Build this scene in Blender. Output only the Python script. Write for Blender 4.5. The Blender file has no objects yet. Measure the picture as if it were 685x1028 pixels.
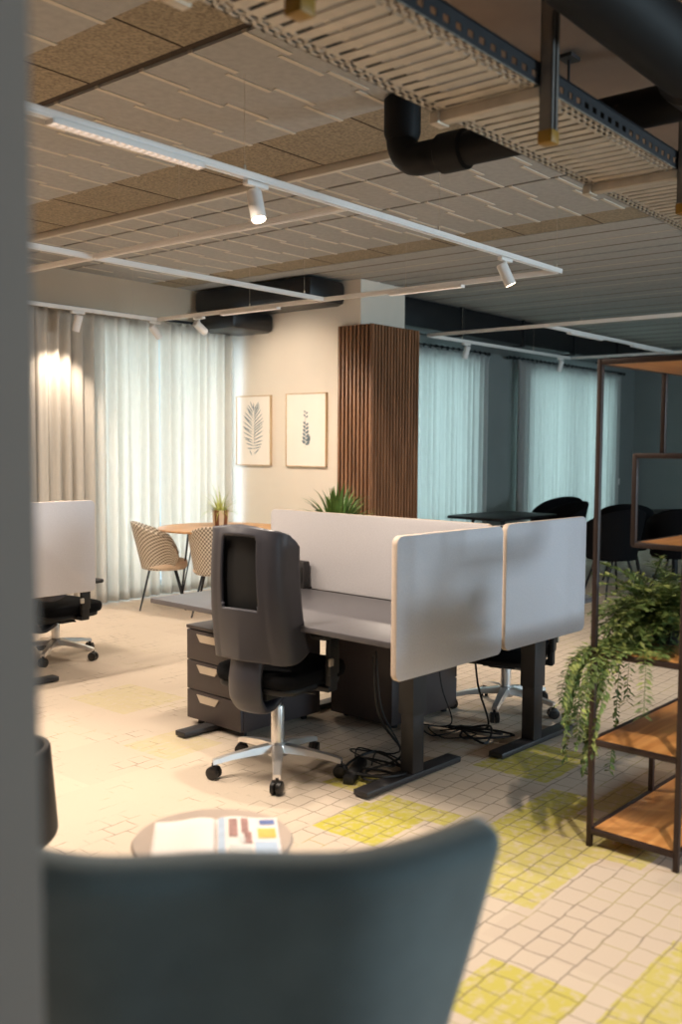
import bpy, bmesh, math, random
from math import sin, cos, pi, radians, sqrt
from mathutils import Vector, Matrix
random.seed(7)
scn = bpy.context.scene
COL = scn.collection

# ---------------------------------------------------------------- materials
def s2l(c):
    return tuple(((v/255)/12.92 if v/255 <= 0.04045 else (((v/255)+0.055)/1.055)**2.4) for v in c)

def mat(name, rgb, rough=0.5, metal=0.0, var=0.0, scale=8.0, bump=0.0, bscale=200.0, sheen=0.0, spec=0.5):
    m = bpy.data.materials.new(name); m.use_nodes = True
    nt = m.node_tree; b = nt.nodes['Principled BSDF']
    c = s2l(rgb)
    b.inputs['Base Color'].default_value = (*c, 1)
    b.inputs['Roughness'].default_value = rough
    b.inputs['Metallic'].default_value = metal
    b.inputs['Specular IOR Level'].default_value = spec
    if sheen: b.inputs['Sheen Weight'].default_value = sheen
    tc = nt.nodes.new('ShaderNodeTexCoord')
    if var:
        n = nt.nodes.new('ShaderNodeTexNoise'); n.inputs['Scale'].default_value = scale; n.inputs['Detail'].default_value = 5
        nt.links.new(tc.outputs['Object'], n.inputs['Vector'])
        r = nt.nodes.new('ShaderNodeValToRGB')
        r.color_ramp.elements[0].position = .3; r.color_ramp.elements[1].position = .7
        r.color_ramp.elements[0].color = (*[v*(1-var) for v in c], 1)
        r.color_ramp.elements[1].color = (*[min(1, v*(1+var)) for v in c], 1)
        nt.links.new(n.outputs['Fac'], r.inputs['Fac']); nt.links.new(r.outputs['Color'], b.inputs['Base Color'])
    if bump:
        n2 = nt.nodes.new('ShaderNodeTexNoise'); n2.inputs['Scale'].default_value = bscale
        nt.links.new(tc.outputs['Object'], n2.inputs['Vector'])
        bp = nt.nodes.new('ShaderNodeBump'); bp.inputs['Strength'].default_value = bump; bp.inputs['Distance'].default_value = .004
        nt.links.new(n2.outputs['Fac'], bp.inputs['Height']); nt.links.new(bp.outputs['Normal'], b.inputs['Normal'])
    return m

def emis(name, rgb, s):
    m = bpy.data.materials.new(name); m.use_nodes = True
    nt = m.node_tree; nt.nodes.clear()
    e = nt.nodes.new('ShaderNodeEmission'); e.inputs['Color'].default_value = (*s2l(rgb), 1); e.inputs['Strength'].default_value = s
    o = nt.nodes.new('ShaderNodeOutputMaterial'); nt.links.new(e.outputs[0], o.inputs[0])
    return m

def wood(name, c1, c2, axis='X', rough=.45, scale=3.0):
    m = bpy.data.materials.new(name); m.use_nodes = True
    nt = m.node_tree; b = nt.nodes['Principled BSDF']; b.inputs['Roughness'].default_value = rough
    tc = nt.nodes.new('ShaderNodeTexCoord'); mp = nt.nodes.new('ShaderNodeMapping')
    st = {'X': (.6, 9, 9), 'Y': (9, .6, 9), 'Z': (9, 9, .6)}[axis]
    mp.inputs['Scale'].default_value = st
    n = nt.nodes.new('ShaderNodeTexNoise'); n.inputs['Scale'].default_value = scale; n.inputs['Detail'].default_value = 6; n.inputs['Distortion'].default_value = .4
    r = nt.nodes.new('ShaderNodeValToRGB')
    r.color_ramp.elements[0].position = .35; r.color_ramp.elements[0].color = (*s2l(c1), 1)
    r.color_ramp.elements[1].position = .68; r.color_ramp.elements[1].color = (*s2l(c2), 1)
    L = nt.links.new
    L(tc.outputs['Object'], mp.inputs['Vector']); L(mp.outputs['Vector'], n.inputs['Vector'])
    L(n.outputs['Fac'], r.inputs['Fac']); L(r.outputs['Color'], b.inputs['Base Color'])
    return m

class NT:
    """tiny node helper"""
    def __init__(s, m): s.t = m.node_tree
    def n(s, typ, **kw):
        x = s.t.nodes.new(typ)
        for k, v in kw.items(): setattr(x, k, v)
        return x
    def link(s, a, b): s.t.links.new(a, b)
    def math(s, op, a, b=None, c=None):
        x = s.n('ShaderNodeMath', operation=op)
        for i, v in enumerate((a, b, c)):
            if v is None: continue
            if isinstance(v, (int, float)): x.inputs[i].default_value = v
            else: s.link(v, x.inputs[i])
        return x.outputs[0]
    def mixc(s, f, a, b):
        x = s.n('ShaderNodeMix', data_type='RGBA')
        for sock, v in ((x.inputs[0], f), (x.inputs[6], a), (x.inputs[7], b)):
            if isinstance(v, (int, float)): sock.default_value = v
            elif isinstance(v, tuple): sock.default_value = (*v, 1)
            else: s.link(v, sock)
        return x.outputs[2]
    def ramp(s, f, p0, p1):
        x = s.n('ShaderNodeMapRange'); s.link(f, x.inputs[0]); x.inputs[1].default_value = p0; x.inputs[2].default_value = p1
        return x.outputs[0]

def carpet():
    m = bpy.data.materials.new('carpet_tiles'); m.use_nodes = True
    N = NT(m); b = m.node_tree.nodes['Principled BSDF']; b.inputs['Roughness'].default_value = .95
    b.inputs['Specular IOR Level'].default_value = .1
    tc = N.n('ShaderNodeTexCoord'); P = tc.outputs['Object']
    sep = N.n('ShaderNodeSeparateXYZ'); N.link(P, sep.inputs[0]); X, Y = sep.outputs[0], sep.outputs[1]
    def noise(sc, det=3, vec=P, dist=0):
        x = N.n('ShaderNodeTexNoise'); x.inputs['Scale'].default_value = sc; x.inputs['Detail'].default_value = det
        x.inputs['Distortion'].default_value = dist
        N.link(vec, x.inputs['Vector']); return x
    # warped coordinates so the drawn grid wobbles
    wn = noise(9, 2)
    sub = N.n('ShaderNodeVectorMath', operation='SUBTRACT'); N.link(wn.outputs['Color'], sub.inputs[0]); sub.inputs[1].default_value = (.5, .5, .5)
    scl = N.n('ShaderNodeVectorMath', operation='SCALE'); N.link(sub.outputs[0], scl.inputs[0]); scl.inputs['Scale'].default_value = .022
    add = N.n('ShaderNodeVectorMath', operation='ADD'); N.link(P, add.inputs[0]); N.link(scl.outputs[0], add.inputs[1])
    br = N.n('ShaderNodeTexBrick'); N.link(add.outputs[0], br.inputs['Vector'])
    br.offset = .5; br.squash = .8; br.squash_frequency = 3
    br.inputs['Scale'].default_value = 1; br.inputs['Brick Width'].default_value = .112; br.inputs['Row Height'].default_value = .085
    br.inputs['Mortar Size'].default_value = .0034; br.inputs['Mortar Smooth'].default_value = .4
    line = br.outputs['Fac']
    # how strongly lines show: plentiful near the shelf, scattered elsewhere
    nb = noise(3.2, 3).outputs['Fac']; nf = noise(14, 2).outputs['Fac']
    zone = N.ramp(N.math('SUBTRACT', X, Y), -.4, 1.1)
    th = N.math('ADD', N.math('MULTIPLY', zone, .24), N.math('ADD', N.math('MULTIPLY', nb, .8), N.math('MULTIPLY', nf, .5)))
    pres = N.ramp(th, .67, .79)
    linef = N.math('MULTIPLY', line, pres)
    # tile to tile tone
    cx = N.math('FLOOR', N.math('DIVIDE', X, .5)); cy = N.math('FLOOR', N.math('DIVIDE', Y, .5))
    cmb = N.n('ShaderNodeCombineXYZ'); N.link(cx, cmb.inputs[0]); N.link(cy, cmb.inputs[1])
    wnz = N.n('ShaderNodeTexWhiteNoise'); N.link(cmb.outputs[0], wnz.inputs['Vector'])
    fine = noise(260, 2).outputs['Fac']
    base = N.mixc(wnz.outputs['Value'], s2l((195, 180, 163)), s2l((201, 187, 169)))
    base = N.mixc(N.math('MULTIPLY', N.ramp(fine, .35, .7), .25), base, s2l((165, 150, 135)))
    # moss green patches, woven in rectangles
    rects = [(2.80, 3.14, 2.15, 2.46, 1), (3.14, 3.27, 2.06, 2.43, .85), (3.2, 3.4, 2.54, 2.75, .9), (3.84, 4.34, 1.98, 2.36, .9),
             (3.2, 3.8, 1.72, 1.93, .9), (2.74, 3.28, 1.46, 1.86, .75), (3.26, 3.6, 1.3, 1.74, .7), (2.1, 2.4, 1.1, 1.4, .9),
             (2.3, 2.85, .80, 1.03, .8), (3.3, 3.76, 4.3, 4.82, .25), (2.95, 3.3, 3.5, 3.85, .25), (2.0, 2.3, .4, .9, .8), (4.6, 5.1, 1.2, 1.6, .8), (3.7, 4.1, 1.45, 1.72, .5)]
    wx = N.n('ShaderNodeSeparateXYZ'); N.link(add.outputs[0], wx.inputs[0])
    G = None
    for (x0, x1, y0, y1, w) in rects:
        a = N.math('COMPARE', wx.outputs[0], (x0+x1)/2, (x1-x0)/2)
        c = N.math('COMPARE', wx.outputs[1], (y0+y1)/2, (y1-y0)/2)
        g = N.math('MULTIPLY', N.math('MULTIPLY', a, c), w)
        G = g if G is None else N.math('MAXIMUM', G, g)
    gn = noise(30, 4).outputs['Fac']
    Gf = N.math('MULTIPLY', G, N.ramp(gn, .25, .52))
    # green yarn also shows through some of the lines
    col = N.mixc(Gf, base, s2l((184, 174, 78)))
    lc = N.mixc(N.ramp(noise(2.2).outputs['Fac'], .5, .6), s2l((92, 84, 76)), s2l((150, 140, 82)))
    col = N.mixc(N.math('MULTIPLY', linef, .62), col, lc)
    N.link(col, b.inputs['Base Color'])
    bp = N.n('ShaderNodeBump'); bp.inputs['Strength'].default_value = .35; bp.inputs['Distance'].default_value = .003
    N.link(fine, bp.inputs['Height']); N.link(bp.outputs['Normal'], b.inputs['Normal'])
    return m

def fabric_sheer(name, rgb, t=.5):
    m = bpy.data.materials.new(name); m.use_nodes = True
    N = NT(m); nt = m.node_tree; nt.nodes.remove(nt.nodes['Principled BSDF'])
    out = nt.nodes['Material Output']
    c = s2l(rgb)
    tc = N.n('ShaderNodeTexCoord')
    mp = N.n('ShaderNodeMapping'); mp.inputs['Scale'].default_value = (60, 60, 3); N.link(tc.outputs['Object'], mp.inputs['Vector'])
    n = N.n('ShaderNodeTexNoise'); n.inputs['Scale'].default_value = 4; n.inputs['Detail'].default_value = 3; N.link(mp.outputs[0], n.inputs['Vector'])
    col = N.mixc(N.ramp(n.outputs['Fac'], .3, .7), tuple(v*.86 for v in c), c)
    d = N.n('ShaderNodeBsdfDiffuse'); tr = N.n('ShaderNodeBsdfTranslucent'); N.link(col, d.inputs['Color']); N.link(col, tr.inputs['Color'])
    mx = N.n('ShaderNodeMixShader'); mx.inputs[0].default_value = t; N.link(d.outputs[0], mx.inputs[1]); N.link(tr.outputs[0], mx.inputs[2])
    N.link(mx.outputs[0], out.inputs['Surface'])
    return m

def woven(name):
    m = bpy.data.materials.new(name); m.use_nodes = True
    N = NT(m); b = m.node_tree.nodes['Principled BSDF']; b.inputs['Roughness'].default_value = .8
    uv = N.n('ShaderNodeUVMap')
    ck = N.n('ShaderNodeTexChecker'); ck.inputs['Scale'].default_value = 46
    ck.inputs['Color1'].default_value = (*s2l((225, 214, 196)), 1); ck.inputs['Color2'].default_value = (*s2l((92, 78, 66)), 1)
    N.link(uv.outputs[0], ck.inputs['Vector'])
    wv = N.n('ShaderNodeTexNoise'); wv.inputs['Scale'].default_value = 60; N.link(uv.outputs[0], wv.inputs['Vector'])
    col = N.mixc(N.math('MULTIPLY', wv.outputs['Fac'], .5), ck.outputs['Color'], s2l((170, 155, 135)))
    N.link(col, b.inputs['Base Color'])
    return m

M = {}
M['carpet'] = carpet()
M['wallcream'] = mat('cream_paint', (226, 214, 198), .85, var=.02, scale=3, bump=.05)
M['wallwindow'] = mat('beige_paint', (190, 172, 150), .85, var=.02, scale=3)
M['walllounge'] = mat('grey_paint', (128, 132, 130), .85, var=.03, scale=3)
M['wallgrey'] = mat('mid_grey_paint', (136, 123, 112), .8, var=.02, scale=4)
M['wallwhite'] = mat('white_paint', (214, 210, 204), .85, var=.02, scale=3)
M['acoustic'] = mat('acoustic_panel', (166, 163, 158), .9, var=.08, scale=25, bump=.3, bscale=500)
M['speckle'] = mat('wood_wool', (146, 132, 110), .95, var=.35, scale=70, bump=.8, bscale=120)
M['joint'] = mat('panel_joint', (204, 194, 178), .8, var=.05, scale=20)
M['ridge'] = mat('board_ridge', (120, 108, 92), .9, var=.15, scale=10)
M['seam'] = mat('dark_seam', (58, 44, 32), .9, var=.2, scale=30)
M['concrete'] = mat('brown_soffit', (120, 100, 84), .85, var=.12, scale=3, bump=.1, bscale=40)
M['trim'] = mat('ceiling_trim', (205, 197, 184), .6)
M['black'] = mat('matt_black', (18, 18, 20), .55, var=.1, scale=20)
M['blackpipe'] = mat('black_pipe', (9, 9, 11), .6, var=.2, scale=8, spec=.25)
M['duct'] = mat('black_insulation', (20, 21, 24), .38, var=.2, scale=6, bump=.3, bscale=12)
M['galv'] = mat('galvanised_steel', (196, 184, 166), .5, .4, var=.12, scale=12)
M['galvshade'] = mat('galvanised_shaded', (44, 44, 46), .55, .5, var=.15, scale=12)  # same steel with the shade on the tray sides put into the colour
M['galvpost'] = mat('strut_channel', (128, 122, 116), .5, .5, var=.12, scale=14)
M['yellow'] = mat('yellow_cap', (150, 112, 34), .5)
M['white'] = mat('white_enamel', (238, 233, 228), .45, var=.015, scale=6)
M['darkdesk'] = mat('graphite_laminate', (84, 82, 86), .38, var=.05, scale=40, spec=.5)
M['deskedge'] = mat('graphite_steel', (40, 38, 40), .5, var=.08, scale=20)
M['ped'] = mat('anthracite_pedestal', (62, 54, 54), .5, var=.05, scale=20)
M['handle'] = mat('pale_metal_handle', (196, 186, 172), .35, .6)
M['felt'] = mat('grey_felt', (198, 196, 200), .95, var=.06, scale=140, bump=.3, bscale=700)
M['feltedge'] = mat('felt_edging', (206, 190, 176), .9, var=.05, scale=90)
M['plastic'] = mat('grey_plastic', (54, 54, 61), .4, var=.04, scale=12)
M['mesh'] = mat('black_mesh', (10, 10, 12), .8, var=.2, scale=200)
M['seat'] = mat('black_upholstery', (14, 15, 18), .9, var=.15, scale=80, bump=.3, bscale=400, spec=.12)
M['chrome'] = mat('polished_aluminium', (236, 232, 228), .28, .75, var=.02, scale=5)
M['caster'] = mat('caster_plastic', (22, 20, 20), .4, var=.1, scale=20)
M['teal'] = mat('teal_grey_velvet', (106, 120, 121), .8, var=.16, scale=7, sheen=.35, bump=.15, bscale=160)
M['leather'] = mat('dark_leather', (24, 22, 23), .55, var=.12, scale=12, spec=.3)
M['taupe'] = mat('taupe_table', (176, 158, 144), .5, var=.05, scale=12)
M['steel'] = mat('dark_bronze_steel', (52, 38, 34), .5, .3, var=.1, scale=30)
M['oak'] = wood('oak_board', (172, 116, 62), (206, 150, 88), 'X')
M['oaktable'] = wood('oak_table', (176, 128, 80), (206, 160, 108), 'X')
M['slat'] = wood('walnut_slat', (116, 80, 54), (158, 112, 80), 'Z')
M['slatback'] = mat('slat_felt', (28, 22, 18), .95, var=.1, scale=40)
M['frame'] = wood('frame_wood', (188, 156, 116), (214, 184, 146), 'Z')
M['paper'] = mat('print_paper', (240, 230, 218), .8, var=.01, scale=8)
M['ink'] = mat('ink_green', (120, 134, 140), .9, var=.25, scale=60)
M['page'] = mat('white_page', (238, 228, 222), .6, var=.01, scale=8)
M['pgblue'] = mat('print_blue', (176, 196, 220), .6, var=.08, scale=30)
M['pgnavy'] = mat('print_navy', (92, 112, 170), .6, var=.15, scale=60)
M['pgyellow'] = mat('print_yellow', (236, 186, 84), .6, var=.12, scale=50)
M['pgbrown'] = mat('print_brown', (158, 118, 112), .6, var=.35, scale=70)
M['pgred'] = mat('print_red', (214, 96, 80), .6, var=.1, scale=50)
M['pggrey'] = mat('print_grey', (206, 206, 204), .6, var=.1, scale=40)
M['leaf'] = mat('fern_leaf', (84, 104, 52), .6, var=.5, scale=12)
M['leaf2'] = mat('palm_leaf', (92, 120, 56), .5, var=.4, scale=10)
M['grass'] = mat('yellow_green_blade', (168, 172, 92), .6, var=.3, scale=20)
M['pot'] = mat('dark_pot', (58, 56, 54), .6, var=.1, scale=12)
M['potA'] = mat('pot_brown', (108, 66, 40), .6, var=.15, scale=20)
M['potB'] = mat('pot_cream', (216, 200, 176), .6, var=.06, scale=20)
M['sheer'] = fabric_sheer('sheer_linen', (228, 220, 208), .42)
M['sheerlounge'] = fabric_sheer('lounge_sheer', (204, 203, 200), .5)
M['woven'] = woven('houndstooth_weave')
M['cushion'] = mat('cream_cushion', (222, 200, 176), .9, var=.05, scale=40)
M['wframe'] = mat('window_frame', (150, 156, 160), .5)
M['soil'] = mat('soil', (40, 30, 24), .95, var=.3, scale=60)
M['lampon'] = emis('lamp_glow', (255, 226, 196), 40)
M['lampgrid'] = emis('louvre_glow', (255, 224, 200), 1.6)
M['lens_off'] = mat('lamp_reflector', (120, 116, 112), .25, .7)
g = bpy.data.materials.new('window_glass'); g.use_nodes = True
gn = NT(g); g.node_tree.nodes.remove(g.node_tree.nodes['Principled BSDF'])
ga = gn.n('ShaderNodeBsdfTransparent'); ga.inputs[0].default_value = (.93, .97, .98, 1); gb = gn.n('ShaderNodeBsdfGlossy'); gb.inputs['Roughness'].default_value = .02
gm = gn.n('ShaderNodeMixShader'); gm.inputs[0].default_value = .06
gn.link(ga.outputs[0], gm.inputs[1]); gn.link(gb.outputs[0], gm.inputs[2]); gn.link(gm.outputs[0], g.node_tree.nodes['Material Output'].inputs['Surface'])
M['glass'] = g

# ---------------------------------------------------------------- mesh builder
class MB:
    def __init__(s): s.v = []; s.f = []; s.m = []; s.uv = {}
    def add(s, vs, fs, mi=0, T=None):
        o = len(s.v)
        s.v += [tuple(T @ Vector(p)) if T is not None else tuple(p) for p in vs]
        s.f += [tuple(i+o for i in f) for f in fs]
        s.m += (mi if isinstance(mi, list) else [mi]*len(fs))
        return o
    def box(s, c, d, bev=0, mi=0, R=None, seg=2):
        bm = bmesh.new(); bmesh.ops.create_cube(bm, size=1)
        for v in bm.verts: v.co = Vector((v.co.x*d[0], v.co.y*d[1], v.co.z*d[2]))
        if bev: bmesh.ops.bevel(bm, geom=bm.edges[:], offset=min(bev, min(d)*.49), segments=seg, affect='EDGES', profile=.5)
        s.bm(bm, mi, Matrix.Translation(c) @ (R.to_4x4() if R is not None else Matrix()))
        return s
    def bm(s, bm, mi=0, T=None):
        bm.verts.index_update()
        s.add([v.co[:] for v in bm.verts], [[v.index for v in f.verts] for f in bm.faces], mi, T); bm.free()
    def box2(s, a, b, bev=0, mi=0):
        return s.box([(a[i]+b[i])/2 for i in range(3)], [abs(b[i]-a[i]) for i in range(3)], bev, mi)
    def tube(s, pts, r, n=8, mi=0, caps=True):
        pts = [Vector(p) for p in pts]; rs = r if isinstance(r, (list, tuple)) else [r]*len(pts)
        up = None; vs = []; fs = []
        for i, p in enumerate(pts):
            a = pts[max(0, i-1)]; b = pts[min(len(pts)-1, i+1)]; t = (b-a).normalized()
            if up is None:
                up = Vector((0, 0, 1)) if abs(t.z) < .9 else Vector((1, 0, 0))
            x = t.cross(up)
            if x.length < 1e-6: x = t.cross(Vector((.3, .5, .8)))
            x.normalize(); y = x.cross(t).normalized(); up = y
            for k in range(n):
                q = 2*pi*k/n; vs.append(p + x*(rs[i]*cos(q)) + y*(rs[i]*sin(q)))
        for i in range(len(pts)-1):
            for k in range(n):
                a = i*n+k; b = i*n+(k+1) % n
                fs.append((a, b, b+n, a+n))
        if caps:
            fs.append(tuple(range(n))[::-1]); fs.append(tuple(range((len(pts)-1)*n, len(pts)*n)))
        s.add(vs, fs, mi); return s
    def cyl(s, p0, p1, r0, r1=None, n=16, mi=0): return s.tube([p0, p1], [r0, r0 if r1 is None else r1], n, mi)
    def lathe(s, prof, c=(0, 0, 0), n=32, mi=0, stripes=None):
        vs = []; fs = []; ms = []
        for (r, z) in prof:
            for k in range(n):
                q = 2*pi*k/n; vs.append((c[0]+r*cos(q), c[1]+r*sin(q), c[2]+z))
        for i in range(len(prof)-1):
            for k in range(n):
                a = i*n+k; b = i*n+(k+1) % n; fs.append((a, b, b+n, a+n)); ms.append(stripes(k) if stripes else mi)
        if prof[0][0] > 1e-5: fs.append(tuple(range(n))[::-1]); ms.append(mi)
        if prof[-1][0] > 1e-5: fs.append(tuple(range((len(prof)-1)*n, len(prof)*n))); ms.append(mi)
        s.add(vs, fs, ms); return s
    def grid(s, fn, nu, nv, mi=0, skip=None, uvs=(1, 1)):
        vs = [fn(i/nu, j/nv) for i in range(nu+1) for j in range(nv+1)]
        o = len(s.v)
        for i in range(nu+1):
            for j in range(nv+1): s.uv[o+i*(nv+1)+j] = (i/nu*uvs[0], j/nv*uvs[1])
        fs = []
        for i in range(nu):
            for j in range(nv):
                if skip and skip((i+.5)/nu, (j+.5)/nv): continue
                a = i*(nv+1)+j; fs.append((a, a+nv+1, a+nv+2, a+1))
        s.add(vs, fs, mi); return s
    def plate(s, w, h, r, t, T=None, bev=.004, mi=0, emi=None, n=6):
        """rounded rectangle in local XY, thickness along Z; faces on the rim take material emi"""
        bm = bmesh.new(); ring = []
        for (cx, cy, a0) in ((w/2-r, h/2-r, 0), (-w/2+r, h/2-r, 90), (-w/2+r, -h/2+r, 180), (w/2-r, -h/2+r, 270)):
            for k in range(n+1):
                q = radians(a0+90*k/n); ring.append(bm.verts.new((cx+r*cos(q), cy+r*sin(q), -t/2)))
        f = bm.faces.new(ring)
        ex = bmesh.ops.extrude_face_region(bm, geom=[f])
        for v in ex['geom']:
            if isinstance(v, bmesh.types.BMVert): v.co.z = t/2
        bmesh.ops.recalc_face_normals(bm, faces=bm.faces[:])
        if bev:
            es = [e for e in bm.edges if abs(e.verts[0].co.z-e.verts[1].co.z) < 1e-6]
            bmesh.ops.bevel(bm, geom=es, offset=bev, segments=2, affect='EDGES', profile=.5)
        mi_l = []
        bm.normal_update()
        for fc in bm.faces: mi_l.append(mi if (emi is None or abs(fc.normal.z) > .9) else emi)
        bm.verts.index_update()
        s.add([v.co[:] for v in bm.verts], [[v.index for v in fc.verts] for fc in bm.faces], mi_l, T); bm.free(); return s
    def build(s, name, mats, parent=None, loc=None, smooth=35, solid=0, sub=0):
        me = bpy.data.meshes.new(name); me.from_pydata(s.v, [], s.f)
        for m in (mats if isinstance(mats, list) else [mats]): me.materials.append(m if not isinstance(m, str) else M[m])
        me.polygons.foreach_set('material_index', s.m)
        if s.uv:
            l = me.uv_layers.new(name='UVMap')
            for lp in me.loops:
                l.data[lp.index].uv = s.uv.get(lp.vertex_index, (0, 0))
        me.update()
        if smooth:
            me.polygons.foreach_set('use_smooth', [True]*len(me.polygons))
            me.set_sharp_from_angle(angle=radians(smooth))
        o = bpy.data.objects.new(name, me); COL.objects.link(o)
        if parent: o.parent = parent
        if loc: o.location = loc
        if solid:
            md = o.modifiers.new('thick', 'SOLIDIFY'); md.thickness = abs(solid); md.offset = 1 if solid > 0 else -1
        if sub:
            md = o.modifiers.new('sub', 'SUBSURF'); md.levels = sub; md.render_levels = sub
        return o

def tag(o, label=None, cat=None, group=None, kind=None):
    if label: o['label'] = label
    if cat: o['category'] = cat
    if group: o['group'] = group
    if kind: o['kind'] = kind
    return o
def thing(name, label, cat, loc=(0, 0, 0), rz=0, group=None):
    o = bpy.data.objects.new(name, None); COL.objects.link(o); o.location = loc; o.rotation_euler = (0, 0, rz)
    o.empty_display_size = .1
    return tag(o, label, cat, group)
def kids(o): return [c for c in bpy.data.objects if c.parent == o]
def copy_tree(o, parent=None):
    c = o.copy(); COL.objects.link(c)
    if parent: c.parent = parent
    for ch in kids(o): copy_tree(ch, c)
    return c
def struct(name, mb, mats, label=None, cat=None, **k):
    o = mb.build(name, mats, **k); return tag(o, label, cat, kind='structure')

# ---------------------------------------------------------------- room shell
ZC = 3.08; YW = 7.6; YL = 6.5; XP = 7.25; XF = 15.4; XB = -2.5; YR = -4.0
b = MB(); b.box2((XB, YR, -.12), (XF, YW, 0)); struct('floor', b, ['carpet'], 'beige patterned carpet tiles with lime green patches', 'floor', smooth=0)

# ceiling: boards between long seams that run along Y
b = MB()
b.box2((XB, YR, ZC+.02), (XF, YW, ZC+.2), mi=0)
b.box2((XB, YR, ZC-.0), (XF, 2.15, ZC+.03), mi=0)
strips = [(-2.5, -.35, 'a'), (-.35, .2, 's'), (.2, 2.3, 'a'), (2.3, 2.64, 's'), (2.70, 3.70, 'a'), (3.70, 4.22, 's'), (4.30, 4.60, 'a'), (4.63, 5.24, 'a'), (5.27, 6.2, 'a'), (6.2, 6.53, 's'),
          (6.55, 7.5, 'a'), (7.54, 9.26, 'a'), (9.30, 10.28, 'a'), (10.32, 12.0, 'a'), (12.04, 15.4, 'a')]
for (x0, x1, k) in strips:
    b.box2((x0, 2.15, ZC), (x1, YW, ZC+.03), mi=1 if k == 'a' else 2)
    if k == 'a' and x0 < 5.4:
        n = max(1, round((x1-x0)/.27)); w = (x1-x0)/n
        for i in range(n):
            y = 2.42 + (i % 2)*.045
            while y < 7.4:
                b.box2((x0+i*w-.008, y-.012, ZC-.004), (x0+(i+1)*w+.008, y+.012, ZC+.01), mi=3)
                y += .31
    elif k == 's':
        y = 2.4
        while y < 7.5:
            b.box2((x0, y-.004, ZC-.002), (x1, y+.004, ZC+.01), mi=4); y += .62
    else:      # plain boards: faint ridges run with the boards
        nn = max(1, round((x1-x0)/.24))
        for q in range(1, nn):
            xx = x0+(x1-x0)*q/nn; b.box2((xx-.006, 2.15, ZC-.003), (xx+.006, YW, ZC+.01), mi=5 if q % 2 else 3)
for x in (-.36, .2, 2.67, 4.615, 5.255, 7.52, 9.28, 10.30, 12.02): b.box2((x-.028, 2.15, ZC+.012), (x+.028, YW, ZC+.035), mi=4)
struct('ceiling', b, ['concrete', 'acoustic', 'speckle', 'joint', 'seam', 'ridge'], 'ceiling of grey acoustic boards with wood wool strips', 'ceiling', smooth=0)
b = MB(); b.box2((4.25, 2.15, ZC-.035), (4.285, YW, ZC+.01), .004)
struct('trim_1', b, ['trim'], 'long pale trim strip across the ceiling boards', 'trim')

def wall_with_holes(axis, pos, thick, a0, a1, z1, holes):
    """wall in plane axis=pos running a0..a1, holes = [(h0,h1,z0,z1)]"""
    mb = MB()
    def bx(u0, u1, z0, zz):
        if u1-u0 < 1e-4 or zz-z0 < 1e-4: return
        if axis == 'Y': mb.box2((u0, pos, z0), (u1, pos+thick, zz))
        else: mb.box2((pos, u0, z0), (pos+thick, u1, zz))
    cur = a0
    for (h0, h1, z0, zz) in sorted(holes):
        bx(cur, h0, 0, z1); bx(h0, h1, 0, z0); bx(h0, h1, zz, z1); cur = h1
    bx(cur, a1, 0, z1); return mb
win_l = [(5.5, 7.18, .06, 2.62)]
struct('wall_left', wall_with_holes('Y', YW, .25, XB, XP+.3, ZC+.1, win_l), ['wallwindow'], 'beige wall above and behind the long curtains', 'wall', smooth=0)
win_d = [(8.6, 10.36, .06, 2.55), (11.62, 14.3, .06, 2.55)]
struct('wall_lounge', wall_with_holes('Y', YL, .25, 7.9, XF+.2, ZC+.1, win_d), ['walllounge'], 'dark grey lounge wall between the two lounge curtains', 'wall', smooth=0)
b = MB(); b.box2((XP, 5.78, 0), (XP+.3, YW+.25, ZC+.1)); b.box2((XP+.3, 5.78, 0), (7.96, YL+.25, ZC+.1))
struct('wall_back', b, ['wallcream'], 'cream wall with two botanical prints', 'wall', smooth=0)
b = MB(); b.box2((XF, YR, 0), (XF+.2, YL+.25, ZC+.1)); struct('wall_far', b, ['walllounge'], 'far end wall of the lounge behind the shelving', 'wall', smooth=0)
win_r = [(-.7, 1.5, 1.0, 2.4), (4.8, 7.2, 1.15, 2.35), (9.8, 13.6, .9, 2.5)]
struct('wall_right', wall_with_holes('Y', YR-.25, .25, XB-.2, XF+.2, ZC+.1, win_r), ['wallgrey'], smooth=0, label='grey wall with windows on the right side of the room', cat='wall')
b = MB(); b.box2((XB-.2, YR, 0), (XB, YW+.25, ZC+.1)); struct('wall_rear', b, ['wallgrey'], 'grey wall behind the viewer', 'wall', smooth=0)
b = MB(); b.box2((-1.1, .757, 0), (.4915, .99, ZC+.05), .008); struct('wall_near', b, ['wallgrey'], 'blurred grey wall edge nearest the viewer', 'wall')

def window(n, axis, u0, u1, z0, z1, pos, mull, label):
    r = thing('window_%d' % n, label, 'window'); r['kind'] = 'structure'
    mb = MB(); w = .06
    def bx(a, c, d, e): mb.box2((a, pos-.04, d), (c, pos+.04, e), .006)
    bx(u0, u0+w, z0, z1); bx(u1-w, u1, z0, z1); bx(u0, u1, z0, z0+w); bx(u0, u1, z1-w, z1)
    for x in mull: bx(x-w/2, x+w/2, z0, z1)
    mb.build('window_frame', ['wframe'], r)
    mb = MB(); mb.box2((u0+.02, pos-.004, z0+.02), (u1-.02, pos+.004, z1-.02)); mb.build('window_glass', ['glass'], r)
    return r
window(1, 'Y', 5.5, 7.18, .06, 2.62, YW+.12, [6.2], 'tall window behind the sheer curtains beside the cream wall')
window(2, 'Y', 8.6, 10.36, .06, 2.55, YL+.12, [], 'lounge window behind the narrow sheer curtain')
window(3, 'Y', 11.62, 14.3, .06, 2.55, YL+.12, [12.96], 'lounge window behind the wide sheer curtain')
window(4, 'Y', 4.8, 7.2, 1.15, 2.35, YR-.12, [5.1], 'window in the right side wall near the shelving')
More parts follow.
